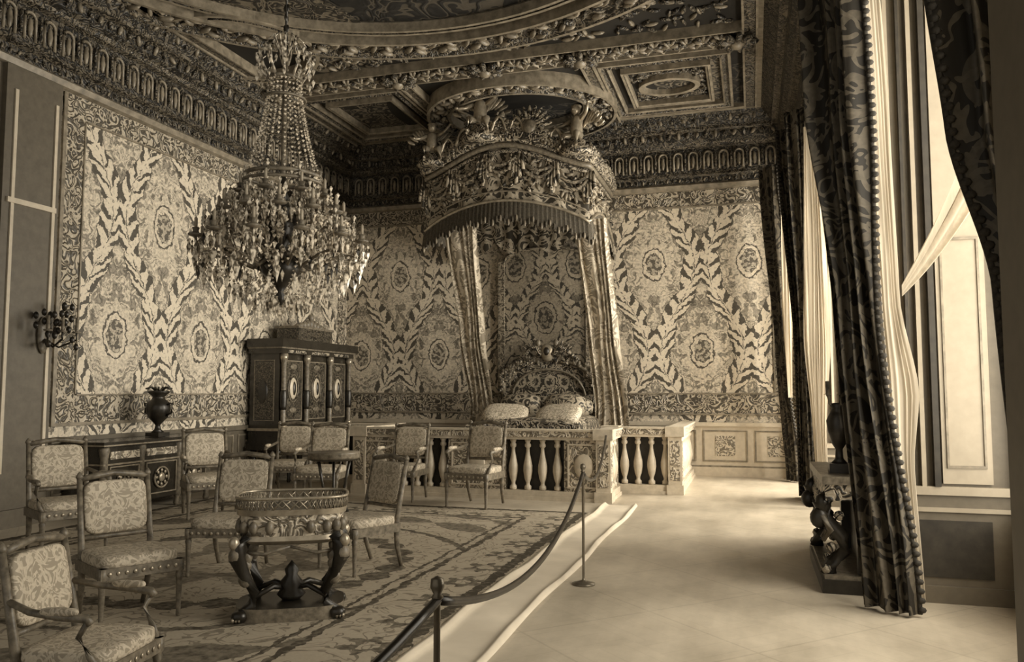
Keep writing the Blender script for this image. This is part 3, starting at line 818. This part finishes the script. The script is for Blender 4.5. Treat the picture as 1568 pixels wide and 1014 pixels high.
# ------------------------------------------------------------------ jewel cabinet
b=MB()
W=2.45; dp=.62
b.box(0,dp,0,W,.55,.62,M_wood); b.box(0,dp-.04,.04,W-.04,.62,.86,M_wood); b.box(0,dp,0,W,.86,.90,M_bronze)
b.box(0,dp-.08,.06,W-.06,.90,2.12,M_wood)
b.box(0,dp,0,W,2.12,2.2,M_wood); b.box(0,dp+.03,-.03,W+.03,2.2,2.225,M_frame); b.box(0,dp+.06,-.06,W+.06,2.225,2.36,M_wood)
b.box(.1,dp-.1,.65,W-.65,2.36,2.58,M_cab); b.box(.08,dp-.08,.62,W-.62,2.58,2.62,M_frame)
for k in range(-4,5): b.sq((dp-.2,W/2+k*.11,2.69-.018*abs(k)),(.05,.07,.10-.012*abs(k)),M_frame,1,8,6)
b.sq((dp-.2,W/2,2.80),(.05,.06,.09),M_frame,1,8,6)
for y in (.12,.83,W-.83,W-.12):
    b.lathe([(.06,.9),(.06,.95),(.042,.98),(.045,1.3),(.04,1.95),(.055,2.0),(.065,2.1),(.06,2.12)],(dp-.03,y,0),M_frame,12)
    b.lathe([(.05,1.2),(.055,1.25),(.062,1.4),(.055,1.5),(.048,1.52)],(dp-.03,y,0),M_darkbr,12)
    b.lathe([(.062,.9),(.066,.93),(.06,.96)],(dp-.03,y,0),M_bronze,10); b.lathe([(.05,1.98),(.066,2.05),(.066,2.1)],(dp-.03,y,0),M_bronze,10)
for i in range(8):
    y=.08+i*(W-.16)/7
    b.lathe([(.02,0),(.035,.03),(.025,.08),(.04,.3),(.045,.5),(.055,.56)],(dp-.08,y,0),M_wood,10)
    b.lathe([(.045,.44),(.055,.47),(.045,.5)],(dp-.08,y,0),M_bronze,10)
for y in(.08,W-.08): b.lathe([(.03,0),(.04,.3),(.05,.56)],(.08,y,0),M_wood,8)
for y0,y1 in ((.2,.75),(.92,W-.92),(W-.75,W-.2)):
    ym=(y0+y1)/2
    b.box(dp-.08,dp-.074,y0+.015,y1-.015,1.035,2.0,M_cab)
    for (a,c,z0,z1) in ((y0,y1,1.02,1.035),(y0,y1,2.0,2.015),(y0,y0+.015,1.035,2.0),(y1-.015,y1,1.035,2.0)): b.box(dp-.08,dp-.065,a,c,z0,z1,M_bronze)
    b.sq((dp-.07,ym,1.55),(.025,.11,.18),M_marble,1,16,8); b.tube([(dp-.07,ym+.15*math.cos(t),1.55+.23*math.sin(t)) for t in [2*PI*k/20 for k in range(20)]],.012,M_frame,6,True)
    b.sq((dp-.055,ym,1.55),(.03,.045,.12),M_darkbr,1,10,6)
    for sz in(-1,1): b.sq((dp-.07,ym,1.55+sz*.36),(.015,.12,.05),M_frame,1,8,5)
    b.box(dp-.045,dp-.03,y0,y1,.68,.80,M_gilt)
    b.box(dp-.01,dp+.002,y0,y1,2.135,2.185,M_gilt)
for (xa,xb,z0,z1) in ((.08,dp-.16,1.02,1.035),(.08,dp-.16,2.0,2.015),(.08,.095,1.035,2.0),(dp-.175,dp-.16,1.035,2.0)): b.box(xa,xb,.045,.06,z0,z1,M_frame)
b.box(.1,dp-.18,.052,.06,1.05,1.98,M_cab)
b.sq((.24,.055,1.5),(.1,.02,.2),M_wood,1,12,8)
b.build('jewel_cabinet',(XL+.09,11.4,0))
# commode
b=MB(); W=2.0; dp=.6
b.box(0,dp-.03,.03,W-.03,.14,.84,M_wood); b.box(0,dp+.02,-.02,W+.02,.84,.90,M_wood)
b.box(0,dp-.01,.01,W-.01,.62,.64,M_bronze); b.box(0,dp+.025,-.025,W+.025,.85,.865,M_bronze)
for y in(.06,.66,W-.66,W-.06):
    b.lathe([(.03,0),(.045,.03),(.03,.1),(.05,.15),(.045,.7),(.06,.8),(.055,.84)],(dp-.05,y,0),M_frame,10)
for y in(.06,W-.06): b.lathe([(.03,0),(.04,.14)],(.07,y,0),M_wood,8)
for y0,y1 in((.12,.6),(.72,W-.72),(W-.6,W-.12)):
    ym=(y0+y1)/2
    for (a,c,z0,z1) in ((y0,y1,.2,.215),(y0,y1,.59,.605),(y0,y0+.015,.215,.59),(y1-.015,y1,.215,.59)): b.box(dp-.03,dp-.012,a,c,z0,z1,M_bronze)
    b.box(dp-.03,dp-.015,y0,y1,.69,.78,M_balp)
    b.tube([(dp-.015,ym+.13*math.cos(t),.4+.13*math.sin(t)) for t in [2*PI*k/20 for k in range(20)]],.014,M_bronze,6,True)
    b.sq((dp-.015,ym,.4),(.02,.06,.06),M_bronze,1,10,6)
    for k in range(8):
        a=2*PI*k/8; b.sq((dp-.015,ym+.09*math.cos(a),.4+.09*math.sin(a)),(.012,.025,.025),M_bronze,1,6,4)
b.build('commode',(XL+.09,7.75,0))
def urn(b,m1,m2):
    b.box(-.1,.1,-.1,.1,0,.05,m2); b.lathe([(.08,.05),(.04,.09),(.03,.14),(.05,.17),(.12,.24),(.15,.34),(.14,.42),(.08,.47),(.07,.5),(.13,.55),(.135,.57),(.05,.58)],(0,0,0),m1,16)
    for s in(-1,1): b.tube([(s*.14,0,.4),(s*.21,0,.42),(s*.2,0,.3),(s*.12,0,.26)],.014,m2,6)
b=MB(); urn(b,M_darkbr,M_darkbr)
for k in range(7):
    a=2*PI*k/7; b.tube([(0,0,.55),(.1*math.cos(a),.1*math.sin(a),.62),(.16*math.cos(a),.16*math.sin(a),.6)],.012,M_darkbr,5)
b.build('bronze_urn',(XL+.42,8.95,.905),0,1.05)
b=MB()
for k in range(26): b.sq((random.uniform(.02,.3),random.uniform(-.25,.25),random.uniform(-.15,.35)),(.03,.03,.045),M_darkbr,1,6,4)
b.sq((0,0,0),(.03,.08,.22),M_frame,1,10,8)
for a in(-1,0,1):
    b.tube([(.02,0,-.05),(.15,a*.08,-.14),(.28,a*.2,-.05),(.28,a*.2,.03)],[.014,.012,.012,.014],M_darkbr,6)
    b.lathe([(.045,.03),(.05,.045),(.02,.05),(.018,.06),(.018,.2),(.0,.21)],(.28,a*.2,0),M_frame,10)
b.build('wall_sconce',(XL+.14,7.35,2.15))

# ------------------------------------------------------------------ console
b=MB(); W=1.35; dp=.34
b.box(-dp,0,0,W,.80,.86,M_frame); b.box(-dp+.02,0,.02,W-.02,.68,.80,M_gilt)
b.box(-dp-.02,0,-.02,W+.02,0,.1,M_darkbr); b.box(-dp,0,0,W,.1,.13,M_frame)
for y in(.1,W-.1):
    b.tube([(-dp+.07,y,.72),(-dp+.0,y,.64),(-dp+.03,y,.52),(-dp+.14,y,.40),(-dp+.16,y,.30),(-dp+.06,y,.22),(-dp+.04,y,.12)],[.06,.07,.06,.055,.05,.055,.065],M_darkbr,10)
    b.sq((-dp-.0,y-.02,.66),(.05,.05,.065),M_darkbr,1,10,8); b.sq((-dp-.02,y-.02,.54),(.07,.06,.08),M_darkbr,1,10,8)
    for sg in(-1,1): b.tube([(-dp,y+sg*.05,.56),(-dp+.05,y+sg*.09,.46),(-dp+.0,y+sg*.06,.38)],[.03,.025,.018],M_frame,6)
    for k in range(6): b.sq((-dp+.02+.02*k,y+random.uniform(-.05,.05),.16+.08*k),(.04,.04,.04),M_gilt,1,6,4)
    b.box(-.1,-.02,y-.05,y+.05,.1,.75,M_darkbr)
for k in range(50):
    y=.15+random.random()*(W-.3); b.sq((-dp+.03,y,.68-.14*math.sin(PI*(y/W))*random.random()),(.03,.05,.035),M_gilt,1,6,4)
b.box(-.03,0,.02,W-.02,.1,.7,M_bald)
b.build('console_table',(XR-.02,6.54,0))
b=MB(); b.box(-.09,.09,-.09,.09,0,.08,M_darkbr)
b.lathe([(.07,.08),(.035,.12),(.03,.2),(.06,.25),(.09,.35),(.10,.45),(.07,.52),(.05,.56),(.08,.6),(.02,.61)],(0,0,0),M_darkbr,16)
for k in range(5):
    a=2*PI*k/5; x,y=.1*math.cos(a),.1*math.sin(a)
    b.tube([(0,0,.58),(x*.8,y*.8,.6),(x,y,.68)],.012,M_frame,6); b.lathe([(.03,.68),(.012,.69),(.012,.8)],(x,y,0),M_frame,8)
b.build('bronze_candelabrum',(.65,6.9,.862),0,.90)

# ------------------------------------------------------------------ rope barrier
b=MB()
for (x,y) in ((-1.29,6.28),(-.94,2.35)):
    b.lathe([(.09,0),(.09,.012),(.05,.022),(.014,.035),(.0105,.05),(.0105,.86),(.02,.87),(.012,.88),(.022,.90),(.02,.925),(0,.935)],(x,y,0),M_post,14)
def rope(p,q,sag):
    p=Vector(p);q=Vector(q); pts=[]
    for k in range(25):
        t=k/24; r=p.lerp(q,t); r.z-=sag*4*t*(1-t); pts.append(r)
    b.tube(pts,.015,M_darkbr,8)
rope((-1.29,6.28,.86),(-.94,2.35,.86),.27); rope((-1.29,6.28,.86),(-1.9,10.80,.9),.25); rope((-.94,2.35,.86),(-1.2,-.6,.86),.2)
b.build('rope_barrier')

# ------------------------------------------------------------------ chandelier
b=MB()
def beads(pts,r,step,mat=M_cry,h=1.4):
    pts=[Vector(p) for p in pts]
    for i in range(len(pts)-1):
        L=(pts[i+1]-pts[i]).length; n=max(1,int(L/step))
        for k in range(n):
            q=pts[i].lerp(pts[i+1],k/n); b.octa(q,r,r*h,mat)
def P(r,a,z): return (r*math.cos(a),r*math.sin(a),z)
b.tube([(0,0,4.2),(0,0,ZC)],.012,M_darkbr,6)
for k in range(int((ZC-4.3)/.09)): b.sq((0,0,4.3+k*.09),(.03,.012,.04) if k%2 else (.012,.03,.04),M_darkbr,1,6,4)
b.lathe([(0,ZC-.15),(.05,ZC-.13),(.12,ZC-.04),(.14,ZC)],(0,0,0),M_bronze,12)
b.tube([(0,0,2.3),(0,0,4.25)],.022,M_frame,8)
def ring(r,z,t,mat=M_frame): b.tube([P(r,2*PI*k/32,z) for k in range(32)],t,mat,6,True)
ring(.14,4.12,.015); ring(.17,3.95,.012); ring(.31,3.28,.018); ring(.33,3.22,.014); ring(.16,2.62,.02)
for k in range(12):
    a=2*PI*k/12; b.tube([P(.13,a,4.1),P(.2,a,4.2),P(.24,a,4.33),P(.19,a,4.36)],[.014,.012,.01,.006],M_cry,5)
    for z in(4.3,4.22,4.12): b.octa(P(.23,a,z),.02,.05,M_cry)
    b.tube([P(.02,a,4.25),P(.1,a,4.5),P(.17,a,4.42)],[.01,.008,.005],M_cry,5); b.octa(P(.17,a,4.38),.018,.05,M_cry)
for k in range(26):
    a=2*PI*k/26
    pts=[P(.135+.17*(t**1.6),a,4.1-.82*t) for t in [j/10 for j in range(11)]]
    beads(pts,.015,.032,h=1.0)
for k in range(20):
    a=2*PI*k/20
    pts=[P(.31*math.cos(t*1.2),a,3.22-.42*math.sin(t*1.25)) for t in [j/8 for j in range(9)]]
    beads(pts,.014,.034,h=1.0)
    b.octa(P(.33,a,3.13),.024,.09,M_cry)
b.lathe([(.0,2.2),(.03,2.23),(.05,2.28),(.02,2.32),(.06,2.38),(.15,2.47),(.17,2.55),(.1,2.62),(.05,2.68),(.1,2.75),(.125,2.85),(.1,2.95),(.04,3.02),(.06,3.1),(.03,3.2),(.02,3.3)],(0,0,0),M_darkbr,20)
def arm(a,r,z,z0):
    b.tube([P(.08,a,z0),P(r*.35,a,z0-.10),P(r*.65,a,z0-.02),P(r*.8,a,z-.10),P(r*.97,a,z-.12),P(r,a,z)],[.018,.014,.012,.012,.012,.012],M_frame,6)
    b.tube([P(r*.5,a,z0-.06),P(r*.6,a,z0+.12),P(r*.72,a,z0+.16),P(r*.76,a,z0+.06)],.009,M_cry,5)
    c=P(r,a,z)
    b.lathe([(.015,0),(.055,.01),(.06,.025),(.03,.03),(.022,.05),(.03,.075),(.0,.08)],c,M_frame,10)
    b.lathe([(.013,.07),(.013,.15),(0,.17)],c,M_pan,8)
    for j in range(7):
        t=2*PI*j/7; q=(c[0]+.055*math.cos(t),c[1]+.055*math.sin(t),c[2]-.01)
        b.octa((q[0],q[1],q[2]-.02),.013,.03,M_cry); b.octa((q[0],q[1],q[2]-.07),.017,.065,M_cry)
    b.octa((c[0],c[1],c[2]-.17),.032,.11,M_cry)
    for j in range(5): b.octa((c[0]*.9,c[1]*.9,c[2]+.02+.05*j),.018,.04,M_cry)
for k in range(12):
    a=2*PI*(k+.5)/12; arm(a,.67,2.72,2.62)
for k in range(12):
    a=2*PI*k/12; arm(a,.50,2.94,2.8)
for k in range(8):
    a=2*PI*(k+.25)/8; arm(a,.36,3.10,3.0)
for (r,z,n,sg) in ((.64,2.72,12,.16),(.48,2.94,12,.14),(.34,3.1,8,.1),(.60,2.60,12,.12)):
    for k in range(n):
        a0=2*PI*(k+.5)/n; a1=2*PI*(k+1.5)/n
        pts=[P(r,a0+(a1-a0)*t,z-sg*4*t*(1-t)) for t in [j/8 for j in range(9)]]
        beads(pts,.015,.034,h=1.0)
        m=P(r,(a0+a1)/2,z-sg-.05); b.octa(m,.03,.11,M_cry)
        st=P(r*.92,(a0+a1)/2,z+.12)
        for j in range(8):
            t=2*PI*j/8; e=(-math.sin((a0+a1)/2)*.04*math.cos(t),math.cos((a0+a1)/2)*.04*math.cos(t),.04*math.sin(t))
            b.octa((st[0]+e[0],st[1]+e[1],st[2]+e[2]),.018,.025,M_cry)
for k in range(16):
    a=2*PI*k/16
    pts=[P(.62-.5*t,a,2.58-.34*t**.8) for t in [j/12 for j in range(13)]]
    beads(pts,.015,.034,h=1.0)
    for t in(.25,.5,.75): b.octa(P(.62-.5*t,a,2.58-.34*t**.8-.09),.024,.09,M_cry)
for k in range(330):
    a=random.random()*2*PI; z=2.42+random.random()*.72; r=random.uniform(.15,.70-max(0,z-2.8)*.9)
    b.octa(P(r,a,z),random.uniform(.014,.028),random.uniform(.03,.085),M_cry if k%4 else M_darkbr)
for k in range(10):
    a=2*PI*k/10; b.octa(P(.1,a,2.22),.025,.09,M_cry)
b.octa((0,0,2.17),.045,.1,M_cry)
b.build('crystal_chandelier',(-3.72,5.78,0))

# ------------------------------------------------------------------ light
w=bpy.data.worlds.new('sky'); scene.world=w; w.use_nodes=True
bg=w.node_tree.nodes['Background']; bg.inputs[0].default_value=(1,.94,.82,1); bg.inputs[1].default_value=.50
def area(name,loc,rot,sx,sy,pw):
    l=bpy.data.lights.new(name,'AREA'); l.shape='RECTANGLE'; l.size=sx; l.size_y=sy; l.energy=pw; l.color=(1,.94,.82)
    o=bpy.data.objects.new(name,l); o.location=loc; o.rotation_euler=rot; scene.collection.objects.link(o); return o
for i,((a,c),pw) in enumerate(zip(WIN,(420,640,760))):
    area('window_daylight_%d'%(i+1),(XO+.3,(a+c)/2,2.8),(0,D(90),0),4.0,c-a-.2,pw)
# camera
cam=bpy.data.cameras.new('camera'); co=bpy.data.objects.new('camera',cam); scene.collection.objects.link(co)
cam.sensor_width=36; cam.lens=36*1320/1682; cam.clip_start=.05
co.location=(0,0,1.5); co.rotation_euler=(D(94.3),0,D(16.6)); scene.camera=co
